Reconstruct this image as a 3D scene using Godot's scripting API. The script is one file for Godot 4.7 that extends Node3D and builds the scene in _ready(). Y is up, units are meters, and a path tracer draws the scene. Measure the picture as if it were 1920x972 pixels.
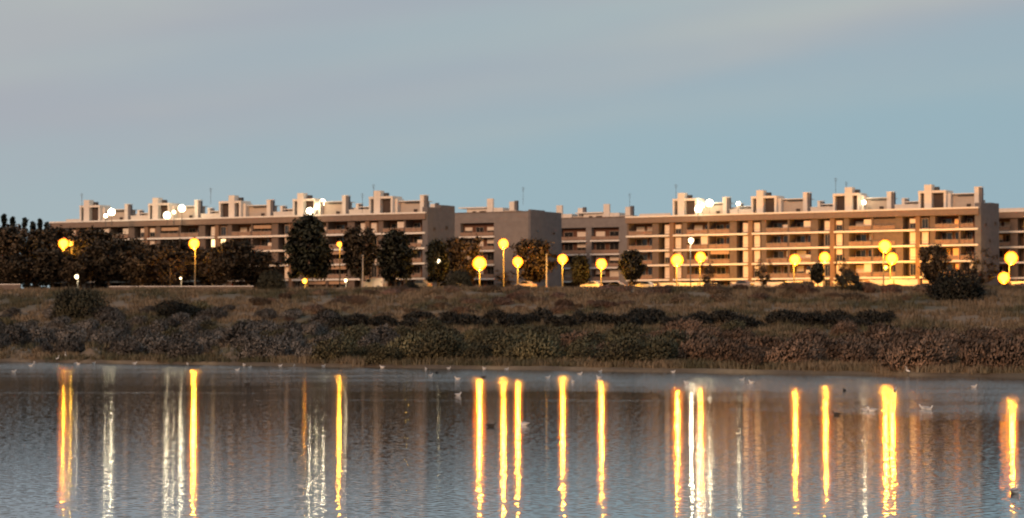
extends Node3D
# Dusk over a still lagoon: apartment blocks on a bank, sodium street lamps and their streaks on the water.
# Distances: camera at the origin 5 m above the water, looking along -Z. "depth" below means -Z.

const F := 4400.0          # focal length in photograph pixels (1920 wide)
const EYE := 5.0
const HORIZON := 600.0
const BASE := 10.8         # level of the terrace that the blocks stand on

var rng := RandomNumberGenerator.new()
var patch := FastNoiseLite.new()
var fine := FastNoiseLite.new()
var names := {}
var boxes := {}
var mats := {}

# ---------------------------------------------------------------- helpers
func spot(px: float, py: float, depth: float) -> Vector3:
	return Vector3((px - 960.0) * depth / F, EYE + (HORIZON - py) * depth / F, -depth)

func lin(r: float, g: float, b: float) -> Color:
	return Color(r, g, b).linear_to_srgb()

func mat(key: String, c: Color, rough := 0.85, metal := 0.0) -> StandardMaterial3D:
	if mats.has(key):
		return mats[key]
	var m := StandardMaterial3D.new()
	m.resource_name = key
	m.albedo_color = c
	m.roughness = rough
	m.metallic = metal
	mats[key] = m
	return m

func noisy(key: String, a: Color, b: Color, metres: float, rough := 0.9, relief := 0.0, freq := 0.02) -> StandardMaterial3D:
	if mats.has(key):
		return mats[key]
	var m := mat(key, Color.WHITE, rough)
	var n := FastNoiseLite.new()
	n.seed = key.hash() % 1000
	n.frequency = freq
	n.fractal_octaves = 5
	n.fractal_gain = 0.6
	var t := NoiseTexture2D.new()
	t.width = 256
	t.height = 256
	t.seamless = true
	t.noise = n
	var g := Gradient.new()
	g.set_color(0, a)
	g.set_color(1, b)
	t.color_ramp = g
	m.albedo_texture = t
	m.uv1_triplanar = true
	m.uv1_world_triplanar = true
	m.uv1_scale = Vector3.ONE / metres
	if relief > 0.0:
		m.heightmap_enabled = true
		m.heightmap_texture = t
		m.heightmap_scale = relief
	return m

func glow(key: String, c: Color, energy: float) -> StandardMaterial3D:
	if mats.has(key):
		return mats[key]
	var m := mat(key, c, 0.4)
	m.emission_enabled = true
	m.emission = c
	m.emission_energy_multiplier = energy
	return m

func numbered(called: String) -> String:
	var n: int = names.get(called, 0)
	names[called] = n + 1
	return called if n == 0 else "%s_%03d" % [called, n]

func tag(o: Node, label: String, category: String, group := "", kind := "") -> Node:
	o.set_meta("label", label)
	o.set_meta("category", category)
	if group:
		o.set_meta("group", group)
	if kind:
		o.set_meta("kind", kind)
	return o

func thing(called: String, at: Vector3, label: String, category: String, group := "") -> Node3D:
	var o := Node3D.new()
	o.name = numbered(called)
	add_child(o)
	o.position = at
	tag(o, label, category, group)
	return o

func obj(called: String, mesh: Mesh, m: Material, parent: Node = null) -> MeshInstance3D:
	var o := MeshInstance3D.new()
	o.mesh = mesh
	if m:
		o.material_override = m
	if parent:
		o.name = called
		parent.add_child(o, true)
	else:
		o.name = numbered(called)
		add_child(o)
	return o

func box(parent: Node3D, called: String, x0: float, x1: float, y0: float, y1: float, z0: float, z1: float, m: Material) -> MeshInstance3D:
	var s := Vector3(snappedf(x1 - x0, 0.001), snappedf(y1 - y0, 0.001), snappedf(z1 - z0, 0.001))
	if not boxes.has(s):
		var b := BoxMesh.new()
		b.size = s
		boxes[s] = b
	var o := obj(called, boxes[s], m, parent)
	o.position = Vector3(x0 + x1, y0 + y1, z0 + z1) / 2.0
	return o

# a child box of a box: coordinates in the frame of the thing, shifted into its parent's
func sub(part: Node3D, called: String, x0: float, x1: float, y0: float, y1: float, z0: float, z1: float, m: Material) -> MeshInstance3D:
	var o := box(part, called, x0, x1, y0, y1, z0, z1, m)
	o.position -= part.position
	return o

class Bag:
	var v := PackedVector3Array()
	var n := PackedVector3Array()
	var c := PackedColorArray()
	var i := PackedInt32Array()
	func tri(a: Vector3, b: Vector3, d: Vector3, nn: Vector3, col: Color) -> void:
		var k := v.size()
		v.append_array([a, b, d])
		n.append_array([nn, nn, nn])
		c.append_array([col, col, col])
		i.append_array([k, k + 1, k + 2])
	func quad(a: Vector3, b: Vector3, d: Vector3, e: Vector3, nn: Vector3, col: Color) -> void:
		var k := v.size()
		v.append_array([a, b, d, e])
		n.append_array([nn, nn, nn, nn])
		c.append_array([col, col, col, col])
		i.append_array([k, k + 1, k + 2, k, k + 2, k + 3])
	func ring_tube(pts: Array, radii: Array, sides: int, col: Color, capped := true) -> void:
		# pts: centres, radii: radius or Vector2 (across, up) at each
		var start := v.size()
		for q in pts.size():
			var dir: Vector3 = (pts[mini(q + 1, pts.size() - 1)] - pts[maxi(q - 1, 0)]).normalized()
			var up := Vector3.UP if absf(dir.y) < 0.9 else Vector3.RIGHT
			var side := dir.cross(up).normalized()
			up = side.cross(dir).normalized()
			var r = radii[q]
			var rx: float = r.x if r is Vector2 else r
			var ry: float = r.y if r is Vector2 else r
			for s in sides:
				var a := TAU * s / sides
				var o := side * cos(a) * rx + up * sin(a) * ry
				v.append(pts[q] + o)
				n.append((side * cos(a) * ry + up * sin(a) * rx).normalized())
				c.append(col)
		for q in pts.size() - 1:
			for s in sides:
				var a0 := start + q * sides + s
				var a1 := start + q * sides + (s + 1) % sides
				i.append_array([a0, a1, a0 + sides, a1, a1 + sides, a0 + sides])
		if capped:
			for q in [0, pts.size() - 1]:
				for s in sides - 2:
					var b0: int = start + q * sides
					i.append_array([b0, b0 + s + 1, b0 + s + 2])
	func done() -> ArrayMesh:
		var arr := []
		arr.resize(Mesh.ARRAY_MAX)
		arr[Mesh.ARRAY_VERTEX] = v
		arr[Mesh.ARRAY_NORMAL] = n
		arr[Mesh.ARRAY_COLOR] = c
		arr[Mesh.ARRAY_INDEX] = i
		var m := ArrayMesh.new()
		m.add_surface_from_arrays(Mesh.PRIMITIVE_TRIANGLES, arr)
		return m

func tinted(key: String, rough := 0.9) -> StandardMaterial3D:
	var m := mat(key, Color.WHITE, rough)
	m.vertex_color_use_as_albedo = true
	return m

# ---------------------------------------------------------------- the lie of the land
func shore_depth(x: float) -> float:
	return 236.7 - 0.736 * clampf(x, -260.0, 160.0) + 2.6 * patch.get_noise_1d(x * 1.3 + 40.0) + 1.5 * fine.get_noise_1d(x * 3.0)

func crest_depth(x: float) -> float:
	return 400.0 - 0.2 * clampf(x, -260.0, 160.0)

const PROFILE := [[-9.0, -1.5], [-0.03, -0.9], [-0.004, -0.25], [0.004, 0.28], [0.03, 0.5], [0.2, 1.2], [0.42, 2.3], [0.6, 3.9], [0.78, 7.2], [0.92, 9.5], [1.0, 10.1], [1.25, 10.75], [1.5, 10.8], [99.0, 10.8]]

func rise(u: float) -> float:
	for k in PROFILE.size() - 1:
		if u <= PROFILE[k + 1][0]:
			return lerpf(PROFILE[k][1], PROFILE[k + 1][1], (u - PROFILE[k][0]) / (PROFILE[k + 1][0] - PROFILE[k][0]))
	return 10.8

func inland(x: float, depth: float) -> float:
	return (depth - shore_depth(x)) / (crest_depth(x) - shore_depth(x))

func land(x: float, depth: float) -> float:
	var u := inland(x, depth)
	var rough := clampf((u - 0.01) * 8.0, 0.0, 1.0) * clampf((1.12 - u) * 8.0, 0.0, 1.0)
	var cut := 0.0
	if u > 0.0 and u < 0.3:
		var across := x * F / depth + 960.0
		for c in [[18.0, 46.0], [178.0, 20.0], [432.0, 26.0]]:
			cut = maxf(cut, 1.0 - smoothstep(0.7, 1.2, absf(across - c[0]) / c[1] + 0.9 * fine.get_noise_2d(x * 3.5, depth * 2.0)))
		cut *= (1.0 + 0.7 * fine.get_noise_2d(x * 6.0, depth * 3.0)) * smoothstep(0.012, 0.03, u) * (1.0 - smoothstep(0.1, 0.25, u))
	return rise(u) + cut + rough * (0.45 * patch.get_noise_2d(x * 2.0, depth * 2.0) + 0.18 * fine.get_noise_2d(x * 2.0, depth * 2.0))

func front(px: float) -> float:
	var k := [[-400.0, 520.0], [0.0, 488.0], [95.0, 480.0], [800.0, 434.0], [1050.0, 446.0], [1175.0, 452.0], [1838.0, 413.0], [2200.0, 405.0]]
	for q in k.size() - 1:
		if px <= k[q + 1][0]:
			return lerpf(k[q][1], k[q + 1][1], (px - k[q][0]) / (k[q + 1][0] - k[q][0]))
	return 405.0

# ================================================================= _ready
func _ready() -> void:
	rng.seed = 71
	patch.seed = 5
	patch.frequency = 0.03
	fine.seed = 9
	fine.frequency = 0.11
	set_camera()
	set_sky()
	make_land()
	make_water()
	make_roads()
	make_buildings()
	make_lamps()
	make_trees()
	make_bank_plants()
	make_walls_and_cars()
	make_birds()
	count_rows()

# ---------------------------------------------------------------- camera, sky, sun
func set_camera() -> void:
	var cam := Camera3D.new()
	cam.name = "camera"
	add_child(cam)
	cam.position = Vector3(0, EYE, 0)
	cam.rotation.x = atan((HORIZON - 486.0) / F)
	cam.fov = rad_to_deg(2.0 * atan(486.0 / F))
	cam.near = 0.5
	cam.far = 6000.0
	var lens := CameraAttributesPhysical.new()
	lens.frustum_focal_length = 105.0
	lens.frustum_focus_distance = 45.0
	lens.exposure_aperture = 2.7
	lens.frustum_near = 0.5
	lens.frustum_far = 6000.0
	cam.attributes = lens
	cam.fov = rad_to_deg(2.0 * atan(486.0 / F))
	cam.current = true

func set_sky() -> void:
	var e := Environment.new()
	e.background_mode = Environment.BG_SKY
	e.tonemap_mode = Environment.TONE_MAPPER_LINEAR
	e.tonemap_exposure = 1.12
	e.sdfgi_enabled = true
	e.ssao_enabled = true
	e.ssil_enabled = true
	var w := 1536
	var h := 768
	var im := Image.create_empty(w, h, false, Image.FORMAT_RGBAF)
	var streak := FastNoiseLite.new()
	streak.seed = 12
	streak.frequency = 1.0
	streak.fractal_octaves = 4
	var blue_low := Vector3(0.305, 0.415, 0.455)
	var blue_high := Vector3(0.235, 0.37, 0.45)
	var veil := Vector3(0.355, 0.37, 0.41)
	var pale := Vector3(0.40, 0.435, 0.43)
	var ember := Vector3(0.80, 0.56, 0.42)
	for y in h:
		var el := (0.5 - (y + 0.5) / h) * PI
		var up := maxf(el, 0.0)
		if y > h / 2 + 2:
			im.fill_rect(Rect2i(0, y, w, h - y), Color(0.16, 0.17, 0.18))
			break
		var deg := rad_to_deg(up)
		for x in w:
			var az := wrapf((x + 0.5) / w * TAU, -PI, PI)
			var d := Vector3(sin(az) * cos(el), sin(el), -cos(az) * cos(el))
			var edge := 4.9 + 4.2 * sin(2.0 * az)
			var nz := streak.get_noise_3d(d.x * 3.0 - d.y * 6.0, d.y * 26.0 - d.x * 3.2, d.z * 3.0)
			var bank := smoothstep(-1.6, 2.0, deg - edge + 1.6 * nz)
			var hole := streak.get_noise_3d(d.x * 2.0 + 7.0, d.y * 17.0 - d.x * 2.4, d.z * 2.0)
			bank *= clampf(0.9 + 0.7 * hole, 0.3, 1.0) * (1.0 - 0.45 * smoothstep(12.0, 60.0, deg))
			var c := blue_low.lerp(blue_high, pow(sin(up), 0.55))
			c = c.lerp(blue_high, 0.35 * smoothstep(-0.05, 0.35, sin(az)) * smoothstep(0.0, 3.0, deg))
			c = c.lerp(pale, 0.55 * smoothstep(0.05, -0.35, sin(az)) * smoothstep(20.0, 0.0, deg))
			var cl := veil.lerp(pale, clampf(0.35 + 1.1 * nz, 0.0, 1.0))
			c = c.lerp(cl, bank)
			# afterglow over the horizon where the sun went down, behind the camera
			var west := pow(clampf(0.5 - 0.5 * cos(az + 0.5), 0.0, 1.0), 2.0) * exp(-deg / 14.0)
			c = c.lerp(ember, 0.75 * west)
			im.set_pixel(x, y, Color(c.x, c.y, c.z))
	var pano := PanoramaSkyMaterial.new()
	pano.panorama = ImageTexture.create_from_image(im)
	var sky := Sky.new()
	sky.sky_material = pano
	e.sky = sky
	var we := WorldEnvironment.new()
	we.name = "environment"
	we.environment = e
	add_child(we)
	var sun := DirectionalLight3D.new()
	sun.name = "afterglow"
	add_child(sun)
	sun.look_at_from_position(Vector3(-0.52, 0.36, 0.85), Vector3.ZERO)
	sun.light_color = Color(1.0, 0.77, 0.58)
	sun.light_energy = 0.64
	sun.light_angular_distance = 14.0
	sun.shadow_enabled = true

# ---------------------------------------------------------------- ground and water
func make_land() -> void:
	var st := Bag.new()
	var xs := [-3000.0, -1200.0, -600.0, -320.0]
	var x := -200.0
	while x <= 180.0:
		xs.append(x)
		x += 2.0
	xs.append_array([300.0, 600.0, 1200.0, 3000.0])
	var us := [-1.2, -0.5, -0.2, -0.08, -0.03, -0.012, -0.004, 0.004, 0.012, 0.03]
	var u := 0.045
	while u < 1.35:
		us.append(u)
		u += 0.014
	us.append_array([1.5, 2.0, 3.0, 6.0, 12.0, 25.0])
	for r in us:
		for q in xs:
			var depth: float = lerpf(shore_depth(q), crest_depth(q), r)
			if absf(q) > 250.0 and r > 3.0:
				depth = maxf(depth, 150.0 * r)
			var p := Vector3(q, land(q, depth), -depth)
			var a := patch.get_noise_2d(q * 1.4 + 50.0, depth * 1.4)
			var b := fine.get_noise_2d(q * 1.2, depth * 1.2 + 30.0)
			var tan_ := Vector3(0.21, 0.15, 0.10)
			var olive := Vector3(0.085, 0.078, 0.048)
			var mud := Vector3(0.11, 0.08, 0.052)
			var c := olive.lerp(tan_, clampf(0.5 + 1.6 * a + 1.0 * b + (0.25 if r > 0.62 else -0.15), 0.0, 1.0))
			if r < 0.014:
				c = mud.lerp(Vector3(0.27, 0.2, 0.125), clampf(0.3 + 2.0 * b + fine.get_noise_2d(q * 5.0, depth * 5.0), 0.0, 1.0))
			# bare sandy cuts in the bank at the left
			var across: float = q * F / depth + 960.0
			for cut in [[18.0, 40.0], [178.0, 15.0], [432.0, 22.0]]:
				if r > 0.012 and r < 0.075 + 0.06 * b and absf(across - cut[0]) < cut[1] * (1.0 + b):
					c = Vector3(0.30, 0.205, 0.138).lerp(c, clampf(0.35 + 1.6 * fine.get_noise_2d(q * 6.0, depth * 6.0), 0.0, 0.8))
			st.v.append(p)
			st.n.append(Vector3.UP)
			st.c.append(Color(c.x, c.y, c.z))
	var cols := xs.size()
	for r in us.size() - 1:
		for q in cols - 1:
			var k := r * cols + q
			st.i.append_array([k, k + cols, k + 1, k + 1, k + cols, k + cols + 1])
	# smooth normals
	for k in st.n.size():
		st.n[k] = Vector3.ZERO
	for t in range(0, st.i.size(), 3):
		var p0 := st.v[st.i[t]]
		var nn := (st.v[st.i[t + 2]] - p0).cross(st.v[st.i[t + 1]] - p0)
		if nn.y < 0.0:
			nn = -nn
		for e in 3:
			st.n[st.i[t + e]] += nn
	for k in st.n.size():
		st.n[k] = st.n[k].normalized()
	var m := noisy("earth", lin(0.6, 0.58, 0.55), lin(1.0, 1.0, 1.0), 6.0, 0.95, 4.0, 0.03)
	m.vertex_color_use_as_albedo = true
	var o := obj("ground", st.done(), m)
	tag(o, "brown grassy bank rising from the water to the terrace of the blocks", "bank", "", "structure")

func make_water() -> void:
	# ripple slopes as a tile of 24 m, from a few dozen wave trains
	var n := 512
	var tile := 24.0
	var waves := []
	var r := RandomNumberGenerator.new()
	r.seed = 33
	while waves.size() < 44:
		var kx := r.randi_range(-120, 120)
		var kz := r.randi_range(-120, 120)
		var k := sqrt(float(kx * kx + kz * kz))
		if k < 26.0 or k > 120.0:
			continue
		waves.append([kx, kz, r.randf() * TAU, 1.0 / sqrt(1.0 + pow(k / 50.0, 2.0)) / k])
	var table := PackedFloat32Array()
	table.resize(n)
	for k in n:
		table[k] = cos(TAU * k / n)
	var im := Image.create_empty(n, n, false, Image.FORMAT_RGBAF)
	for y in n:
		for x in n:
			var sx := 0.0
			var sz := 0.0
			for w in waves:
				var c: float = table[posmod(w[0] * x + w[1] * y + int(w[2] * 81.5), n)] * w[3]
				sx += c * w[0]
				sz += c * w[1]
			im.set_pixel(x, y, Color(0.5 - 0.02 * sx, 0.5 - 0.06 * sz, 1.0))
	var bumps := ImageTexture.create_from_image(im)
	var kinds := []
	for k in [["calm_water", 0.045, 0.052], ["stirred_water", 0.065, 0.085], ["breezy_water", 0.08, 0.12], ["ruffled_water", 0.10, 0.18], ["choppy_water", 0.12, 0.28]]:
		var m := StandardMaterial3D.new()
		m.resource_name = k[0]
		m.albedo_color = lin(0.032, 0.038, 0.040)
		m.roughness = k[1]
		m.metallic_specular = 0.5
		m.normal_enabled = true
		m.normal_texture = bumps
		m.normal_scale = k[2]
		m.uv1_triplanar = true
		m.uv1_world_triplanar = true
		m.uv1_scale = Vector3.ONE / tile
		kinds.append(m)
	var sheets := []
	for k in kinds:
		sheets.append(SurfaceTool.new())
	for s in sheets:
		s.begin(Mesh.PRIMITIVE_TRIANGLES)
	var wind := FastNoiseLite.new()
	wind.seed = 4
	wind.frequency = 0.02
	wind.fractal_octaves = 4
	var cell := func(x0: float, x1: float, d0: float, d1: float, which: int) -> void:
		var s: SurfaceTool = sheets[which]
		s.set_normal(Vector3.UP)
		var p := [Vector3(x0, 0, -d0), Vector3(x0, 0, -d1), Vector3(x1, 0, -d1), Vector3(x1, 0, -d0)]
		for k in [0, 1, 2, 0, 2, 3]:
			s.add_vertex(p[k])
	cell.call(-600.0, 600.0, -300.0, 60.0, 0)
	cell.call(-600.0, -140.0, 60.0, 560.0, 4)
	cell.call(140.0, 600.0, 60.0, 560.0, 4)
	var depth := 60.0
	while depth < 340.0:
		var run := -140.0
		var was := -1
		var x := -140.0
		while x <= 140.0:
			var which := -1
			if x < 140.0:
				# wind-ruffled belt under the far shore; its edge runs with the shore and breaks into long streaks
				var off := shore_depth(x) - depth
				var edge := 70.0 + 34.0 * smoothstep(0.0, 30.0, x) + 10.0 * wind.get_noise_2d(x * 0.7, depth * 0.2) + 26.0 * wind.get_noise_2d(x * 0.5 + 90.0, depth * 3.0)
				which = clampi(int((edge - off) / 12.0) + 1, 0, 4) if off < edge else 0
				if off < 5.0 + 3.0 * smoothstep(0.0, 40.0, x) + 4.0 * wind.get_noise_2d(x * 1.5, 7.0):
					which = 1   # sheltered water under the bank
				var slick := wind.get_noise_2d(x * 0.35 + 300.0, depth * 4.0)
				if which == 0 and slick > 0.42:
					which = 1
				if which == 4 and slick > 0.36:
					which = 3
			if which != was:
				if was >= 0:
					cell.call(run, x, depth, depth + 1.25, was)
				run = x
				was = which
			x += 2.0
		depth += 1.25
	cell.call(-140.0, 140.0, depth, 560.0, 4)
	var mesh := ArrayMesh.new()
	for k in sheets.size():
		sheets[k].commit(mesh)
		mesh.surface_set_material(k, kinds[k])
	var o := obj("water", mesh, null)
	tag(o, "still grey lagoon with lamp streaks and a ruffled belt under the far shore", "water", "", "structure")

func strip(called: String, side0: float, side1: float, y: float, m: Material, label: String, thick := 0.0) -> void:
	var st := SurfaceTool.new()
	st.begin(Mesh.PRIMITIVE_TRIANGLES)
	var pts := []
	var px := -60.0
	while px <= 2000.0:
		var d := front(px)
		pts.append([(px - 960.0) * (d + side0) / F, d + side0, (px - 960.0) * (d + side1) / F, d + side1])
		px += 20.0
	for k in pts.size() - 1:
		var a = pts[k]
		var b = pts[k + 1]
		var p := [Vector3(a[0], y, -a[1]), Vector3(a[2], y, -a[3]), Vector3(b[2], y, -b[3]), Vector3(b[0], y, -b[1])]
		st.set_normal(Vector3.UP)
		for q in [0, 1, 2, 0, 2, 3]:
			st.add_vertex(p[q])
		if thick > 0.0:
			st.set_normal(Vector3(0, 0, 1))
			var low := [p[0] - Vector3(0, thick, 0), p[0], p[3], p[3] - Vector3(0, thick, 0)]
			for q in [0, 1, 2, 0, 2, 3]:
				st.add_vertex(low[q])
	tag(obj(called, st.commit(), m), label, called.replace("_", " "), "", "structure")

func make_roads() -> void:
	strip("road", -4.0, 4.0, BASE + 0.004, noisy("asphalt", lin(0.04, 0.04, 0.042), lin(0.07, 0.068, 0.065), 3.0, 0.9), "asphalt street in front of the blocks")
	strip("pavement", 4.0, 8.5, BASE + 0.13, noisy("paving", lin(0.2, 0.18, 0.16), lin(0.32, 0.29, 0.26), 2.0, 0.9), "pale pavement with a kerb along the street", 0.16)

# ---------------------------------------------------------------- blocks of flats
func make_paints() -> void:
	noisy("mauve_render", lin(0.165, 0.116, 0.09), lin(0.235, 0.17, 0.135), 5.0)
	noisy("brown_pier", lin(0.18, 0.108, 0.07), lin(0.25, 0.155, 0.10), 5.0)
	noisy("grey_pier", lin(0.115, 0.086, 0.072), lin(0.17, 0.13, 0.11), 5.0)
	noisy("red_wall", lin(0.095, 0.042, 0.026), lin(0.15, 0.07, 0.045), 4.0)
	noisy("white_band", lin(0.70, 0.66, 0.61), lin(0.84, 0.80, 0.75), 3.0)
	noisy("cream", lin(0.64, 0.57, 0.50), lin(0.78, 0.71, 0.63), 4.0)
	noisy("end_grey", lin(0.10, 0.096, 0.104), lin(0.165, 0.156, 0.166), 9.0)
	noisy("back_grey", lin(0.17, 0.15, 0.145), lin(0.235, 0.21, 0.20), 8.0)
	noisy("dark_metal", lin(0.045, 0.045, 0.05), lin(0.075, 0.073, 0.075), 2.0, 0.6)
	noisy("beige_house", lin(0.42, 0.35, 0.29), lin(0.52, 0.44, 0.37), 4.0)
	noisy("rail_panel", lin(0.21, 0.13, 0.09), lin(0.33, 0.22, 0.16), 3.0)
	noisy("blind", lin(0.62, 0.53, 0.45), lin(0.78, 0.68, 0.58), 1.2)
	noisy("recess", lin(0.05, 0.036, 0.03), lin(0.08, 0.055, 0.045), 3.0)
	noisy("tan_blind", lin(0.36, 0.23, 0.15), lin(0.46, 0.31, 0.21), 1.5)
	mat("glass", lin(0.02, 0.022, 0.025), 0.06)
	mat("frame", lin(0.3, 0.26, 0.22), 0.5)
	glow("lit_pane", Color(1.0, 0.86, 0.62), 2.2)
	glow("yellow_pane", Color(1.0, 0.85, 0.2), 1.6)
	glow("warm_pane", Color(1.0, 0.62, 0.3), 0.75)

func window(b: Node3D, x0: float, x1: float, y0: float, y1: float, z: float, style: int) -> void:
	# style 0 bare glass, 1 blind half down, 2 blind down, 3 lit, 4 yellow, 5 warm
	var f := box(b, "window", x0, x1, y0, y1, z - 0.02, z + 0.05, mats["frame"])
	var mid := (y0 + y1) / 2.0 + 0.1
	var cx := (x0 + x1) / 2.0
	if style >= 3:
		sub(f, "window_pane", x0 + 0.07, x1 - 0.07, y0 + 0.07, y1 - 0.07, z + 0.02, z + 0.062, mats[["lit_pane", "yellow_pane", "warm_pane"][style - 3]])
		return
	if style > 0:
		sub(f, "blind", x0 + 0.06, x1 - 0.06, (mid if style == 1 else y0 + 0.55), y1 - 0.05, z + 0.02, z + 0.085, mats["blind"])
		if style == 2:
			sub(f, "blind", x0 + 0.06, x1 - 0.06, y0 + 0.05, y0 + 0.47, z + 0.02, z + 0.085, mats["blind"])
	if style < 2:
		var top := y1 - 0.07 if style == 0 else mid - 0.03
		sub(f, "pane", x0 + 0.07, cx - 0.03, y0 + 0.07, top, z + 0.02, z + 0.058, mats["glass"])
		sub(f, "pane", cx + 0.03, x1 - 0.07, y0 + 0.07, top, z + 0.02, z + 0.058, mats["glass"])

const ORDER := ["first", "second", "third", "fourth", "fifth", "sixth", "seventh", "eighth", "ninth", "tenth", "eleventh", "twelfth", "thirteenth", "fourteenth", "fifteenth", "sixteenth", "seventeenth", "eighteenth", "nineteenth", "twentieth"]
const LEVELS := [0.0, 2.45, 5.45, 8.45, 11.45, 14.0]

func balcony(b: Node3D, x0: float, x1: float, fl: int, dress: int) -> void:
	var y0: float = LEVELS[fl] + 0.02
	var y1: float = LEVELS[fl + 1] - 0.36
	var back := -2.7
	# glazed doors at the back
	var w := x1 - x0
	var half := rng.randf_range(0.42, 0.58)
	var style: int = [0, 0, 0, 0, 1, 0, 2, 0][rng.randi() % 8]
	window(b, x0 + 0.25, x0 + w * half - 0.1, y0 + 0.02, y1 - 0.25, back, style)
	style = [0, 0, 0, 0, 1, 0][rng.randi() % 6]
	if dress == 3:
		style = 5
	window(b, x0 + w * half + 0.45, x1 - 0.3, y0 + 0.02, y1 - 0.25, back, style)
	if fl > 0:
		var k := 3
		for q in k:
			var a := x0 + w * q / k + (0.03 if q else 0.0)
			box(b, "rail_panel", a, x0 + w * (q + 1) / k - 0.03, y0 + 0.10, y0 + 0.82, 0.02, 0.07, mats["rail_panel"])
		box(b, "handrail", x0, x1, y0 + 0.86, y0 + 0.92, 0.0, 0.09, mats["frame"])
	if dress == 1:       # screen or blind drawn down at the front corner
		box(b, "blind", x1 - w * 0.34, x1 - 0.04, y0 + 0.95, y1 - 0.05, -0.30, -0.24, mats["blind"])
	elif dress == 2:     # balcony closed with boards
		box(b, "screen", x0 + 0.05, x1 - 0.05, y0 + 0.95, y1 - 0.03, -0.30, -0.20, mats["grey_pier"])
	elif dress == 4:     # awning rolled out
		box(b, "awning", x0 + 0.2, x1 - 0.2, y1 - 0.75, y1 - 0.06, -0.2, -0.12, mats["tan_blind"])
	elif dress == 5:     # low table or boxes behind the rail
		box(b, "balcony_cupboard", x1 - 1.3, x1 - 0.2, y0, y0 + 1.5, -1.1, -0.6, mats["blind"])

func tower(b: Node3D, s: float, top: float, z: float, flip: bool, size := 1.0) -> void:
	# stair head on the roof: a portal frame with a tall fin, then a low penthouse with an oversailing roof
	var w := 5.6 * size
	var h := 3.8 * size
	var wall: Material = mats["cream"]
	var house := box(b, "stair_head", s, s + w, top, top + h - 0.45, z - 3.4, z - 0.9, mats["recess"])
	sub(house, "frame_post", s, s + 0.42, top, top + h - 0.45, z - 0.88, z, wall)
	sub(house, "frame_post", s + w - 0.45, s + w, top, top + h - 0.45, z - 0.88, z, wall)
	sub(house, "frame_beam", s - 0.03, s + w + 0.03, top + h - 0.45, top + h, z - 3.5, z + 0.04, wall)
	var f0 := s + (1.25 if not flip else 2.6) * size
	sub(house, "fin", f0, f0 + 1.5 * size, top - 0.6, top + h + 1.15 * size, z - 1.4, z + 0.16, wall)
	sub(house, "vent", f0 + 1.58 * size, f0 + 2.3 * size, top + h + 0.003, top + h + 0.75 * size, z - 2.0, z - 1.2, mats["dark_metal"])
	sub(house, "side_wall", s + w - 0.45, s + w + 0.6, top, top + h - 0.5, z - 3.3, z - 0.9, wall)

func penthouse(b: Node3D, s0: float, s1: float, top: float, z: float, h := 2.3) -> void:
	var p := box(b, "penthouse", s0, s1, top, top + h, z - 5.0, z - 1.6, mats["beige_house"])
	sub(p, "roof_slab", s0 - 0.4, s1 + 0.5, top + h, top + h + 0.14, z - 5.4, z - 0.9, mats["white_band"])
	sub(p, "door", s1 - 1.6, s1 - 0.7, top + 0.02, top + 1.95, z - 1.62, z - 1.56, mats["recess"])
	sub(p, "pergola_beam", s0 + 1.2, s1 + 1.2, top + h - 0.38, top + h - 0.2, z - 1.5, z - 1.36, mats["dark_metal"])

func chimney(b: Node3D, s: float, top: float, z: float, h: float, w := 0.95) -> void:
	var c := box(b, "chimney", s, s + w, top, top + h, z - 2.2, z - 1.3, mats["cream"])
	sub(c, "flue", s + w + 0.003, s + w + 0.62, top, top + h - 0.12, z - 2.1, z - 1.4, mats["end_grey"])
	sub(c, "cap", s - 0.06, s + w + 0.7, top + h, top + h + 0.1, z - 2.26, z - 1.24, mats["white_band"])

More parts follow.
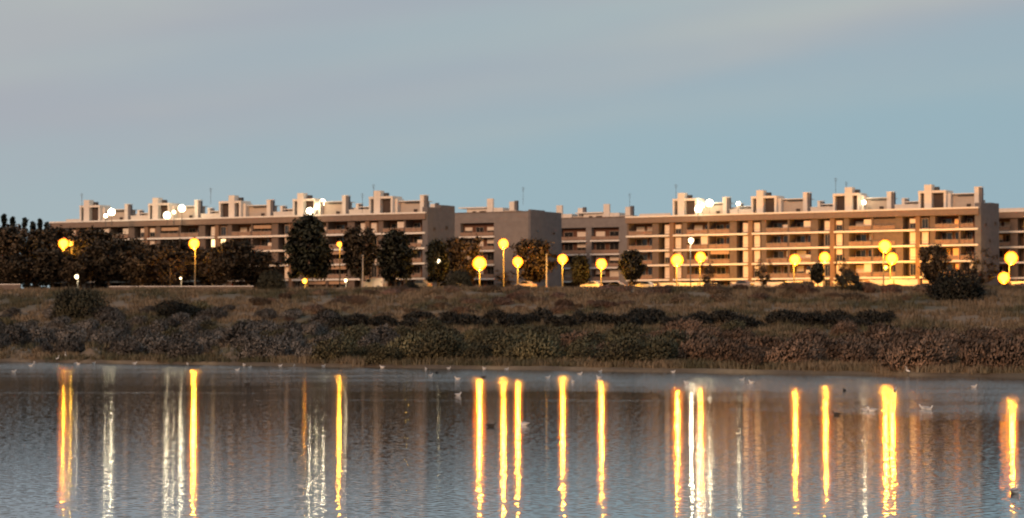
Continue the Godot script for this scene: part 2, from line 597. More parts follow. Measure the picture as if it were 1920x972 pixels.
func block(p0: Vector2, p1: Vector2, base: float, label: String, starts: Array, module: float, thick: float, end_extra: float, dresses: Dictionary) -> Node3D:
	# p0, p1: (x, depth) of the left and right front corners
	var dir := (p1 - p0).normalized()
	var length := p0.distance_to(p1)
	var b := thing("apartment_block", Vector3(p0.x, base, -p0.y), label, "apartment block", "blocks of flats behind the bank")
	b.rotation.y = atan2(dir.y, dir.x)
	# body behind the recesses
	box(b, "wall", 0.25, length - 0.9, -0.4, 13.95, -thick + 0.02, -2.7, mats["red_wall"])
	box(b, "roof", 0.1, length - 0.6, 13.95, 14.25, -thick, -0.02, mats["mauve_render"])
	# roof edge: deep fascia and a white coping, in lengths
	var k := int(ceil(length / 9.0))
	for q in k:
		var a := length * q / k
		var c := length * (q + 1) / k - 0.02
		box(b, "fascia", a, c, 13.98, 15.12, -0.35, 0.55, mats["mauve_render"])
		box(b, "coping", a, c, 15.12, 15.42, -0.45, 0.66, mats["white_band"])
	for q in k:
		var a := length * q / k + 0.6
		var c := length * (q + 1) / k - 0.6
		box(b, "terrace_wall", a, c, 14.24, 16.1 + 0.4 * ((q * 7) % 3), -4.4, -4.15, mats["cream"])
	# end wall, higher than the roof edge
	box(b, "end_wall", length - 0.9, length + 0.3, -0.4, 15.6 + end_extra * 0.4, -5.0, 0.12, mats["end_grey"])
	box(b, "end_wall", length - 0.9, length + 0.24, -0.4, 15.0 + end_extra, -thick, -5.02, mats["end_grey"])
	for q in [[-2.0, 11.9], [-3.9, 8.9], [-6.8, 12.3], [-7.6, 6.1], [-3.2, 4.2]]:
		if -q[0] < thick - 1.2:
			var w := box(b, "window", length + 0.2, length + 0.335, q[1], q[1] + 0.55, q[0] - 0.9, q[0], mats["recess"])
			sub(w, "sill", length + 0.18, length + 0.40, q[1] - 0.12, q[1] - 0.02, q[0] - 1.0, q[0] + 0.1, mats["grey_pier"])
	# left corner before the first module
	var s0: float = starts[0]
	var edges := []   # spans between brown piers that carry white slab edges
	var first := 0.0
	for s in starts:
		edges.append([first, s + 2.6])
		first = s + 3.55
	edges.append([first, length - 0.25])
	for e in edges:
		if e[1] - e[0] < 1.0:
			continue
		for fl in range(1, 5):
			box(b, "slab_edge", e[0], e[1], LEVELS[fl] - 0.34, LEVELS[fl] + 0.01, -2.75, 0.36, mats["white_band"])
	if s0 > 3.0:
		box(b, "pier", s0 - 1.5, s0 - 0.02, -0.4, 13.97, -2.75, -0.02, mats["grey_pier"])
		for fl in 5:
			balcony(b, 0.5, s0 - 1.5, fl, dresses.get(Vector2i(-1, fl), 0))
	box(b, "pier", 0.02, 0.42, -0.4, 13.97, -2.75, -0.06, mats["grey_pier"])
	for mi in starts.size():
		var s: float = starts[mi]
		var sc := module / 17.9
		var g := func(v: float) -> float: return s + v * sc
		# dark stair slot
		if g.call(1.1) < length - 1.2:
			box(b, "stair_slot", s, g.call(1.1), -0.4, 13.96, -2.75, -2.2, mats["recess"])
		box(b, "pier", s + 2.6, s + 3.55, -0.4, 13.96, -2.75, 0.10, mats["brown_pier"])
		for fl in 5:
			var y0: float = LEVELS[fl]
			var y1: float = LEVELS[fl + 1] - 0.35
			for side in [[1.1, 2.58], [3.57, 5.1]]:
				box(b, "wall_panel", g.call(side[0]) if side[0] < 2 else s + side[0], s + side[1] if side[0] < 2 else g.call(side[1]), y0 + 0.02, y1 - 0.01, -2.75, -0.55, mats["brown_pier"])
				var st: int = [2, 2, 2, 1, 2, 0][rng.randi() % 6]
				st = dresses.get(Vector2i(mi * 10 + (1 if side[0] < 2 else 2), fl), st)
				window(b, s + side[0] + 0.12, s + side[1] - 0.08, y0 + 0.2, y1 - 0.15, -0.55, st)
		if g.call(6.6) < length:
			box(b, "pier", g.call(5.5), g.call(6.6), -0.4, 13.96, -2.75, -0.03, mats["grey_pier"])
		var bal := [[6.6, 11.3], [11.7, 16.3]]
		for q in 2:
			var a: float = g.call(bal[q][0])
			var c: float = g.call(bal[q][1])
			if a + 2.0 > length:
				continue
			c = minf(c, length - 1.2)
			for fl in 5:
				balcony(b, a, c, fl, dresses.get(Vector2i(mi * 10 + 5 + q, fl), [0, 0, 0, 5, 0, 1, 0, 4, 0][rng.randi() % 9]))
		if g.call(11.7) < length - 1.0:
			box(b, "pier", g.call(11.3), g.call(11.7), -0.4, 13.96, -2.75, -0.04, mats["grey_pier"])
		if g.call(17.9) < length:
			box(b, "pier", g.call(16.3), g.call(17.9) - 0.02, -0.4, 13.96, -2.75, -0.05, mats["grey_pier"])
		# on the roof
		if g.call(9.5) < length + 4.0:
			tower(b, g.call(2.9), 15.0, -0.7, mi % 3 == 2)
			var right := minf(g.call(13.4), length - 1.4)
			if right - g.call(8.9) > 2.0:
				penthouse(b, g.call(8.9), right, 14.24, -1.2, 3.5 + 0.3 * (mi % 2))
				chimney(b, right + 0.2, 14.24, -0.9, 5.0 if mi % 2 else 4.6, 0.9)
			if g.call(20.0) < length:
				var low := box(b, "terrace_wall", g.call(15.2), g.call(20.3), 14.24, 16.3, -2.6, -2.3, mats["cream"])
				sub(low, "coping", g.call(15.1), g.call(20.4), 16.3, 16.4, -2.68, -2.22, mats["white_band"])
				chimney(b, g.call(16.4), 14.24, -1.6, 3.3, 0.6)
				penthouse(b, g.call(17.5), g.call(20.2), 14.24, -2.0, 2.6)
	return b

func back_block(p0: Vector2, p1: Vector2, base: float, label: String, thick: float, bays: Array, heads: Array) -> void:
	var dir := (p1 - p0).normalized()
	var length := p0.distance_to(p1)
	var b := thing("apartment_block", Vector3(p0.x, base, -p0.y), label, "apartment block", "blocks of flats behind the bank")
	b.rotation.y = atan2(dir.y, dir.x)
	box(b, "wall", 0.2, length - 0.05, -0.5, 14.3, -thick + 0.05, -1.4, mats["red_wall"])
	box(b, "fascia", 0.0, length, 14.3, 16.4, -1.0, 0.0, mats["back_grey"])
	box(b, "coping", -0.05, length + 0.05, 16.4, 16.6, -1.05, 0.06, mats["grey_pier"])
	box(b, "roof", 0.1, length - 0.1, 14.3, 14.6, -thick + 0.1, -1.02, mats["mauve_render"])
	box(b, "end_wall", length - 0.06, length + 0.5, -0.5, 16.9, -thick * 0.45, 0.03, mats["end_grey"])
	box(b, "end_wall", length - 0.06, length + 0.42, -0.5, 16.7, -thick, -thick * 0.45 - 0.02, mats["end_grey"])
	for q in [[-2.4, 12.2], [-thick * 0.7, 11.9], [-3.0, 7.5]]:
		var w := box(b, "window", length + 0.4, length + 0.56, q[1], q[1] + 0.5, q[0] - 1.1, q[0], mats["grey_pier"])
		sub(w, "pane", length + 0.42, length + 0.585, q[1] + 0.08, q[1] + 0.42, q[0] - 1.0, q[0] - 0.1, mats["glass"])
	var at := 0.0
	for bay in bays:
		box(b, "pier", at, bay[0], -0.5, 14.29, -1.45, -0.02, mats["back_grey"])
		for fl in 5:
			var y0: float = LEVELS[fl] + 0.02
			var y1: float = LEVELS[fl + 1] - 0.34
			box(b, "slab_edge", bay[0] - 0.2, bay[1] + 0.2, y0 - 0.34, y0, -1.4, 0.34, mats["white_band"])
			var k := 3
			for q in k:
				box(b, "rail_panel", lerpf(bay[0], bay[1], q / 3.0) + 0.03, lerpf(bay[0], bay[1], (q + 1) / 3.0) - 0.03, y0 + 0.08, y0 + 0.85, 0.1, 0.15, mats["rail_panel"])
			var n := int((bay[1] - bay[0]) / 2.4)
			for q in n:
				var a: float = lerpf(bay[0], bay[1], (q + 0.12) / n)
				window(b, a, lerpf(bay[0], bay[1], (q + 0.8) / n), y0 + 0.3, y1 - 0.2, -1.4, [0, 1, 0, 2, 0][rng.randi() % 5])
		at = bay[1]
	box(b, "pier", at, length - 0.08, -0.5, 14.29, -1.45, -0.02, mats["back_grey"])
	for s in heads:
		var p := box(b, "penthouse", s, s + 9.0, 14.6, 17.6, -7.0, -3.0, mats["cream"])
		sub(p, "fin", s + 5.2, s + 6.7, 14.6, 19.6, -3.2, -2.7, mats["cream"])
		sub(p, "roof_slab", s - 1.8, s + 5.1, 17.6, 17.85, -7.2, -2.4, mats["white_band"])
		sub(p, "opening", s + 1.4, s + 2.3, 15.4, 17.0, -3.05, -2.96, mats["recess"])
		sub(p, "opening", s + 3.2, s + 4.8, 16.6, 17.0, -3.05, -2.96, mats["recess"])
		sub(p, "box_room", s + 8.2, s + 12.0, 14.6, 17.0, -6.0, -3.4, mats["beige_house"])
		sub(p, "chimney", s + 10.0, s + 11.2, 17.0, 18.9, -5.0, -4.0, mats["cream"])
		sub(p, "flue", s + 11.2, s + 11.8, 17.0, 19.1, -4.9, -4.1, mats["end_grey"])

func make_buildings() -> void:
	make_paints()
	var dress_b := {Vector2i(5, 4): 0, Vector2i(16, 4): 1, Vector2i(26, 4): 1, Vector2i(5, 3): 1, Vector2i(25, 4): 1, Vector2i(26, 3): 2, Vector2i(35, 4): 3, Vector2i(35, 3): 0, Vector2i(35, 2): 3, Vector2i(35, 1): 3}
	dress_b[Vector2i(26, 4)] = 2
	block(Vector2(23.6, 482.0), Vector2(87.8, 440.0), BASE, "long block with pale balcony bands lit by the row of orange lamps", [7.5, 25.4, 43.3, 61.2], 17.9, 9.2, 1.4, dress_b)
	var dress_a := {Vector2i(21, 3): 3, Vector2i(22, 3): 3, Vector2i(36, 4): 0, Vector2i(45, 4): 1}
	block(Vector2(-99.9, 508.0), Vector2(-16.8, 461.0), BASE, "longest block with dark lower floors behind the dark trees", [4.3, 22.9, 41.4, 60.0, 78.5], 18.5, 10.4, 2.0, dress_a)
	block(Vector2(92.5, 458.0), Vector2(128.0, 437.5), BASE, "block cut off by the picture edge with one yellow lit window", [6.5, 24.4], 17.9, 10.0, 1.5, {Vector2i(-1, 4): 0, Vector2i(1, 4): 4})
	back_block(Vector2(-35.5, 517.5), Vector2(3.5, 495.0), 11.4, "set-back grey block with a tall blank end wall", 13.7, [[3.0, 9.0], [11.5, 17.0], [20.0, 26.5], [28.2, 36.5]], [8.0, 28.0])
	back_block(Vector2(5.0, 528.3), Vector2(30.0, 513.9), 11.2, "farthest set-back block between the blank end wall and the lit block", 12.0, [[1.0, 4.6], [6.6, 13.2], [14.6, 21.5]], [-1.0, 11.0])
	# aerials on the roofs
	var mast := 0
	for a in [[152, 378, 362, 494], [394, 371, 352, 479], [700, 360, 345, 463], [679, 388, 362, 463], [981, 372, 350, 508], [1181, 380, 362, 527], [1268, 362, 345, 475], [1568, 350, 333, 455], [1588, 350, 340, 455]]:
		var foot := spot(a[0], a[1] + 12, a[3] + 3.0)
		var h: float = (a[1] + 12 - a[2]) * a[3] / F
		var where: String = ["over the far left stair head of the longest block", "over the third stair head of the longest block", "over the last stair head before the grey end wall", "beside the last stair head before the grey end wall", "over the set-back grey block", "over the farthest set-back block", "over the first stair head of the lit block", "over the third stair head of the lit block", "just right of the third stair head of the lit block"][mast]
		mast += 1
		var t := thing("roof_aerial", foot, "thin television aerial " + where, "aerial", "aerials on the roofs")
		box(t, "mast", -0.035, 0.035, 0.0, h, -0.035, 0.035, mats["dark_metal"])
		for q in 3:
			box(t, "element", -0.4 + 0.08 * q, 0.4 - 0.08 * q, h - 0.25 - 0.3 * q, h - 0.21 - 0.3 * q, 0.037, 0.06, mats["dark_metal"])

# ---------------------------------------------------------------- lamps
func ball(r: float) -> SphereMesh:
	var s := SphereMesh.new()
	s.radius = r
	s.height = 2.0 * r
	s.radial_segments = 20
	s.rings = 10
	return s

func pole_mesh(h: float, r0: float, r1: float) -> ArrayMesh:
	var b := Bag.new()
	b.ring_tube([Vector3(0, -0.3, 0), Vector3(0, 0.5, 0), Vector3(0, 0.52, 0), Vector3(0, h, 0)], [r0 * 1.7, r0 * 1.7, r0, r1], 10, Color.WHITE)
	return b.done()

func lamp(px: float, py: float, depth: float, r: float, kind: String, power: float, label: String) -> void:
	# a post with a bracket over the street side; core oversized and shell added to draw bloom
	var c := spot(px, py, depth)
	var reach := 0.75 + r
	var g := land(c.x, depth + reach)
	var t := thing("street_lamp", Vector3(c.x, g, c.z - reach), label, "street lamp", "lit street lamps along the terrace")
	var h := c.y - g
	var metal := noisy("lamp_metal", lin(0.075, 0.07, 0.065), lin(0.12, 0.11, 0.1), 1.5, 0.6)
	var top := h + r * 1.12 + 0.18
	obj("pole", pole_mesh(top, 0.14, 0.09), metal, t)
	var arm := Bag.new()
	arm.ring_tube([Vector3(0, top - 0.02, -0.05), Vector3(0, top + 0.1, reach * 0.4), Vector3(0, top + 0.08, reach * 0.85), Vector3(0, top - 0.03, reach)], [0.07, 0.06, 0.055, 0.05], 8, Color.WHITE)
	obj("arm", arm.done(), metal, t)
	var cap := CylinderMesh.new()
	cap.top_radius = 0.09
	cap.bottom_radius = r * 0.4
	cap.height = 0.2
	cap.radial_segments = 14
	var lid := obj("cap", cap, metal, t)
	lid.position = Vector3(0, h + r * 1.12 + 0.06, reach)
	var bloom_globe := obj("bloom_globe", ball(r * 1.12), mats[kind + "_halo"], t)  # glowing shell added around the core to draw its halo
	bloom_globe.position = Vector3(0, h, reach)
	obj("lamp_core", ball(r * 0.84), mats[kind], bloom_globe)
	var l := OmniLight3D.new()
	l.name = "lamp_light"
	t.add_child(l)
	l.position = Vector3(0, h - r * 1.12 - 0.35, reach)
	l.light_color = mats[kind].emission
	l.light_energy = power
	l.light_size = 0.3
	l.omni_range = 60.0
	l.omni_attenuation = 2.0
	l.shadow_enabled = true

func make_lamps() -> void:
	glow("sodium_glow", lin(1.0, 0.43, 0.03), 11.0)
	glow("yellow_glow", lin(1.0, 0.52, 0.06), 8.0)
	glow("white_glow", lin(1.0, 0.86, 0.56), 8.0)
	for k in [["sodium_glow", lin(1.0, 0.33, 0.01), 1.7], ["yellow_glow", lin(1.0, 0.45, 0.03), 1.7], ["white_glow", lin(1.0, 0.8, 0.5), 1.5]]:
		var m := glow(k[0] + "_halo", k[1], k[2])  # see-through orange, yellow and white shells that draw the lamp halos
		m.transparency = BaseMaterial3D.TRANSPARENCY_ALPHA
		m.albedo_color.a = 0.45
	for a in [
		[118, 457, 0, 0.95, "sodium_glow", 26, "big orange lamp far left, burning in front of dark trees"],
		[131, 456, 14, 0.6, "yellow_glow", 8, "pale lamp touching the right side of the far left orange lamp"],
		[363, 457, 0, 0.95, "sodium_glow", 26, "big orange lamp left of the two small lit windows"],
		[636, 458, 8, 0.42, "sodium_glow", 8, "small orange lamp between the round dark tree and the unlit post"],
		[571, 527, -8, 0.42, "yellow_glow", 3, "small low yellow lamp under the big round dark tree"],
		[761, 492, 0, 0.45, "yellow_glow", 5, "small yellow lamp at the right edge of a dark tree"],
		[822, 490, 12, 0.42, "white_glow", 4, "small white lamp in front of the grey end wall of the longest block"],
		[899, 494, -2, 1.15, "sodium_glow", 30, "biggest orange lamp left of the tall middle lamp"],
		[944, 457, 2, 0.85, "sodium_glow", 24, "tall orange lamp in the middle of the row, highest there"],
		[971, 491, 0, 0.85, "sodium_glow", 22, "orange lamp just right of the tall middle lamp"],
		[1055, 486, 0, 0.85, "sodium_glow", 22, "orange lamp in front of the blank grey end wall"],
		[1128, 495, 0, 0.92, "sodium_glow", 24, "orange lamp left of the small round tree with a clear trunk"],
		[1270, 488, -2, 1.1, "sodium_glow", 30, "big orange lamp left of the slim white lamp"],
		[1296, 451, -8, 0.5, "white_glow", 8, "slim tall white lamp between two orange lamps"],
		[1314, 482, 0, 0.95, "sodium_glow", 24, "orange lamp right of the slim white lamp"],
		[1491, 487, 0, 0.95, "sodium_glow", 24, "left lamp of the orange pair before the lit block, beside a small round tree"],
		[1547, 483, 0, 0.95, "sodium_glow", 24, "right lamp of the orange pair, above the small round tree"],
		[1660, 462, -2, 1.1, "sodium_glow", 28, "upper lamp of the close orange pair before the lit block"],
		[1673, 485, 4, 1.05, "sodium_glow", 28, "lower lamp of the close orange pair before the lit block"],
		[1897, 484, 0, 1.1, "sodium_glow", 28, "upper orange lamp at the far right edge"],
		[1883, 521, -8, 0.95, "sodium_glow", 20, "low orange lamp beside the big dome shaped bush"],
		[143, 519, -22, 0.36, "white_glow", 2, "tiny low pale lamp above the big olive bush"],
		[338, 522, 0, 0.2, "white_glow", 1, "tiny white lamp low among trunks below the second orange lamp"],
		[648, 526, 0, 0.26, "white_glow", 1, "tiny white lamp low below the small orange lamp"],
	]:
		lamp(a[0], a[1], front(a[0]) + a[2] + (15.0 if a[0] > 1200 else -7.0), a[3], a[4], a[5] * (3.1 if a[0] > 860 else 3.6), a[6])
	# unlit posts
	for a in [[680, 480, -10, "unlit grey lamp post between two dark trees"], [1025, 478, -8, "unlit grey lamp post in front of the blank end wall"]]:
		var d: float = front(a[0]) + a[2]
		var c := spot(a[0], a[1], d)
		var g := land(c.x, d)
		var t := thing("lamp_post", Vector3(c.x, g, c.z), a[3], "lamp post", "unlit lamp posts")
		var metal := noisy("post_metal", lin(0.3, 0.28, 0.26), lin(0.38, 0.36, 0.34), 1.5, 0.6)
		obj("pole", pole_mesh(c.y - g, 0.16, 0.1), metal, t)
		box(t, "lamp_head", -0.16, 0.16, c.y - g - 0.02, c.y - g + 0.16, -0.2, 0.75, metal)
	# lamps on the roof terraces
	for a in [
		[208, 398, 488, 0.75, "big white roof lamp on the far left penthouse"],
		[197, 405, 490, 0.4, "small white roof lamp beside the big one on the far left penthouse"],
		[312, 404, 482, 0.75, "lower left big white lamp of the three by the second stair head"],
		[325, 398, 484, 0.36, "small middle lamp of the three by the second stair head"],
		[340, 391, 486, 0.75, "upper right big white lamp of the three by the second stair head"],
		[580, 396, 470, 0.7, "lower left big white lamp of the three by the fourth stair head"],
		[592, 390, 472, 0.38, "small middle lamp of the three by the fourth stair head"],
		[606, 383, 474, 0.72, "upper right big white lamp of the three by the fourth stair head"],
		[1310, 392, 468, 0.72, "lower big white lamp on the roof of the lit block"],
		[1318, 386, 470, 0.36, "small lamp between two big white lamps on the lit block"],
		[1331, 381, 470, 0.75, "upper big white lamp on the roof of the lit block"],
		[1385, 382, 466, 0.4, "small white roof lamp left of the second stair head of the lit block"],
		[1621, 380, 450, 0.42, "small white roof lamp right of the third stair head of the lit block"],
	]:
		var d: float = a[2] + 3.0
		var c := spot(a[0], a[1], d)
		var t := thing("roof_lamp", Vector3(c.x, BASE + 14.25, c.z), a[4], "lamp", "white lamps on the roof terraces")
		var h: float = c.y - BASE - 14.25
		var metal: Material = mats["lamp_metal"]
		obj("pole", pole_mesh(maxf(h - a[3], 0.3), 0.06, 0.045), metal, t)
		var bloom_globe := obj("bloom_globe", ball(a[3]), mats["white_glow"], t)  # ball enlarged to stand in for the bloom of the lamp
		bloom_globe.position.y = h
		var collar := CylinderMesh.new()
		collar.top_radius = a[3] * 0.4
		collar.bottom_radius = 0.06
		collar.height = 0.18
		var co := obj("collar", collar, metal, t)
		co.position.y = h - a[3] - 0.03
		var l := OmniLight3D.new()
		l.name = "lamp_light"
		t.add_child(l)
		l.position = Vector3(0, h + a[3] + 0.25, 0)
		l.light_color = mats["white_glow"].emission
		l.light_energy = 5.0 * a[3]
		l.light_size = 0.2
		l.omni_range = 40.0
		l.omni_attenuation = 2.0
		l.shadow_enabled = true

# ---------------------------------------------------------------- trees
var tree_kinds := {}
var rows := []   # [node, label, place across the picture] of things that are told apart by counting along their row

func leaf(b: Bag, p: Vector3, out_dir: Vector3, size: float, col: Color) -> void:
	var a := Vector3(rng.randf_range(-1, 1), rng.randf_range(-1, 1), rng.randf_range(-1, 1)).normalized()
	var s := a.cross(Vector3(rng.randf_range(-1, 1), rng.randf_range(-1, 1), rng.randf_range(-1, 1))).normalized()
	var u := s.cross(a).normalized()
	var nn := (out_dir * 0.7 + a * (1.0 if a.dot(out_dir) > 0.0 else -1.0)).normalized()
	s *= size
	u *= size * 0.62
	b.quad(p - s, p - u * 0.9, p + s, p + u, nn, col)

func make_tree_kind(key: String, w: float, lo: float, hi: float, clumps: int, per: int, col: Vector3, leaf_size: float, shape: String) -> void:
	# a tree of height hi, crown from lo up, half width w
	var trunk := Bag.new()
	var crown := Bag.new()
	var bark := Color(0.075, 0.055, 0.042)
	var mid := (lo + hi) / 2.0
	var bend := Vector3(rng.randf_range(-0.3, 0.3), 0, rng.randf_range(-0.3, 0.3))
	trunk.ring_tube([Vector3(0, -0.3, 0), Vector3(0, 0.2, 0), bend * 0.4 + Vector3(0, lo * 0.6, 0), bend + Vector3(0, lo + (hi - lo) * 0.3, 0), bend + Vector3(0.1, lo + (hi - lo) * 0.75, 0)], [0.30, 0.22, 0.17, 0.12, 0.03], 8, bark)
	for k in clumps:
		var t := rng.randf()
		var y := lerpf(lo, hi, t)
		var wide := w
		if shape == "round":
			wide *= sqrt(maxf(0.03, 1.0 - pow(2.0 * t - 1.0, 2.0)))
		elif shape == "ovate":
			wide *= pow(maxf(0.02, 1.0 - pow(absf(t - 0.42) / 0.6, 2.2)), 0.6) * rng.randf_range(0.78, 1.12)
		elif shape == "spire":
			wide *= maxf(0.12, 1.0 - t * 0.95)
		else:
			wide *= pow(maxf(0.02, 1.0 - pow(absf(t - 0.6) / 0.62, 2.0)), 0.5) * (0.75 + 0.4 * rng.randf())
		var ang := rng.randf() * TAU
		var rad := wide * sqrt(rng.randf_range(0.25, 1.0)) * 0.86
		var c := Vector3(cos(ang) * rad, y, sin(ang) * rad)
		var cr := (0.55 + 0.5 * rng.randf()) * (0.8 if shape != "spire" else 0.5) * clampf(w / 3.2, 0.45, 1.3)
		if k % 3 == 0:
			var from := bend * clampf(y / hi, 0, 1) + Vector3(0, maxf(lo * 0.8, y - rad * 0.9 - 0.4), 0)
			trunk.ring_tube([from, from.lerp(c, 0.55) + Vector3(0, -0.15, 0), c], [0.075, 0.045, 0.015], 5, bark)
		var tone := rng.randf_range(0.55, 1.55)
		for q in per:
			var o := Vector3(rng.randfn(), rng.randfn() * 0.8, rng.randfn()) * cr * 0.55
			var p := c + o
			var dirn := (p - Vector3(0, mid, 0)).normalized()
			var j := tone * rng.randf_range(0.7, 1.35)
			leaf(crown, p, dirn, leaf_size * rng.randf_range(0.75, 1.5), Color(col.x * j, col.y * j, col.z * j * 0.95))
	tree_kinds[key] = [trunk.done(), crown.done(), hi]

func tree(key: String, at: Vector3, height: float, stretch: float, label: String, called := "tree") -> void:
	var k = tree_kinds[key]
	var t := thing(called, at, label, "tree", "trees along the terrace")
	var s: float = height / k[2]
	t.scale = Vector3(s * stretch, s, s * stretch)
	t.rotation.y = rng.randf() * TAU
	obj("trunk", k[0], tinted("bark", 0.95), t)
	obj("crown", k[1], mats["leaves"], t)

func make_trees() -> void:
	var lm := tinted("leaves", 0.75)
	lm.backlight_enabled = true
	lm.backlight = Color(0.25, 0.25, 0.2)
	make_tree_kind("big_round", 4.6, 2.2, 12.0, 150, 85, Vector3(0.030, 0.034, 0.020), 0.24, "ovate")
	make_tree_kind("ovate", 3.4, 1.8, 10.0, 130, 75, Vector3(0.034, 0.036, 0.022), 0.22, "ovate")
	make_tree_kind("ball", 2.6, 1.9, 6.6, 100, 70, Vector3(0.036, 0.034, 0.022), 0.2, "round")
	make_tree_kind("loose", 4.4, 2.0, 10.0, 110, 65, Vector3(0.085, 0.06, 0.036), 0.22, "loose")
	make_tree_kind("loose_dark", 4.8, 2.6, 11.0, 140, 70, Vector3(0.056, 0.044, 0.029), 0.23, "loose")
	make_tree_kind("thin", 3.4, 1.5, 8.0, 42, 42, Vector3(0.070, 0.048, 0.032), 0.17, "loose")
	make_tree_kind("spire", 1.9, 0.8, 14.0, 110, 45, Vector3(0.024, 0.032, 0.024), 0.2, "spire")
	for a in [
		["big_round", 577, 410, 535, 0.98, -12, "biggest dark round crowned tree in front of the longest block"],
		["loose_dark", 676, 432, 545, 0.8, -2, "dark tree behind the unlit lamp post"],
		["ovate", 741, 433, 540, 0.95, -10, "tall dark tree with a short trunk beside the small yellow lamp"],
		["ovate", 820, 452, 542, 0.8, 4, "dark tree around the small white lamp at the grey end wall"],
		["loose", 872, 448, 545, 0.95, 6, "loose brownish tree left of the biggest orange lamp"],
		["loose", 1000, 452, 545, 1.05, 6, "loose brownish tree behind the unlit post at the blank end wall"],
		["ovate", 1088, 480, 545, 0.95, 2, "small dark tree between two orange lamps at the farthest block"],
		["ball", 1185, 472, 545, 0.9, -6, "neat round tree with a clear trunk at the start of the lit block"],
		["thin", 1328, 492, 545, 0.85, 2, "thin tree under the orange lamp right of the slim white lamp"],
		["thin", 1432, 488, 545, 0.9, 2, "small thin tree before the lit block, alone between lamps"],
		["ball", 1534, 495, 545, 0.8, -4, "small round tree below the right lamp of the orange pair"],
		["thin", 1578, 487, 545, 0.75, 4, "small thin tree right of the orange pair"],
		["loose", 1752, 462, 545, 0.85, 0, "loose tree before the balconies left of the dome shaped bush"],
		["thin", 1843, 470, 545, 1.15, 4, "thin brownish tree in front of the right hand grey end wall"],
		["loose_dark", 440, 455, 545, 1.0, 0, "dark tree right of the second orange lamp"],
		["thin", 945, 508, 548, 1.6, 8, "low thin tree under the tall middle lamp"],
	]:
		var d: float = front(a[1]) + a[5]
		var c := spot(a[1], a[2], d)
		var g := land(c.x, d)
		tree(a[0], Vector3(c.x, g, c.z), c.y - g, a[4], a[6])
	# the dark grove on the left
	var grove := [
		[-8, 428, 12], [30, 432, 2], [62, 428, 14], [95, 436, 20], [98, 470, -10], [150, 434, 10], [186, 432, 18], [205, 455, -6], [236, 452, 12], [262, 474, -8], [285, 460, 8],
		[318, 468, -4], [335, 456, 14], [385, 468, 6], [410, 474, -8], [478, 472, 8], [20, 480, -14], [142, 482, -12], [505, 486, 10]]
	grove.sort_custom(func(a, b): return a[0] < b[0])
	var k := 0
	for a in grove:
		var d: float = front(a[0]) + a[2]
		var c := spot(a[0], a[1], d)
		var g := land(c.x, d)
		tree(["loose_dark", "loose", "loose", "thin", "loose_dark"][k % 5], Vector3(c.x, g, c.z), c.y - g, 1.3 if k % 2 else 1.15, "leafy tree of the dark left grove, " + ORDER[k] + " crown from the left edge")
		k += 1
	k = 0
	for a in [[6, 402], [22, 407], [45, 409], [60, 416], [74, 411], [86, 417]]:
		var c := spot(a[0], a[1], 540.0)
		tree("spire", Vector3(c.x, BASE, c.z), c.y - BASE, 1.0, "dark pointed conifer behind the left grove, " + ORDER[k] + " tip from the left edge", "conifer")
		k += 1

# labels that single out: things alike are counted from the left, each under the landmark nearest to it
func count_rows() -> void:
	var marks := [[118, "the far left orange lamp"], [235, "the left pale streak"], [363, "the second orange lamp"], [480, "the brown bush"], [577, "the biggest round tree"], [680, "the left unlit post"], [761, "the small yellow lamp"], [822, "the small white lamp"], [899, "the biggest orange lamp"], [971, "the tall middle lamp"], [1040, "the blank end wall"], [1128, "the lamp of the farthest block"], [1190, "the neat round tree"], [1290, "the slim white lamp"], [1432, "the lone thin tree"], [1510, "the orange lamp pair"], [1590, "the second roof lamp gap"], [1665, "the close orange pair"], [1752, "the loose tree"], [1800, "the dome shaped bush"], [1890, "the far right lamps"]]
	marks[16][1] = "the grey brown bush"
	var order := ["first", "second", "third", "fourth", "fifth", "sixth", "seventh", "eighth", "ninth", "tenth", "eleventh", "twelfth"]
	rows.sort_custom(func(a, b): return a[2] < b[2])
	var cells := {}
	for r in rows:
		var best: Array = marks[0]
		for m in marks:
			if absf(m[0] - r[2]) < absf(best[0] - r[2]):
				best = m
		var key: String = r[1] + " below " + best[1]
		if not cells.has(key):
			cells[key] = []
		cells[key].append(r[0])
	for key in cells:
		for k in cells[key].size():
			cells[key][k].set_meta("label", key if cells[key].size() == 1 else key + ", " + order[mini(k, 11)] + " from left")

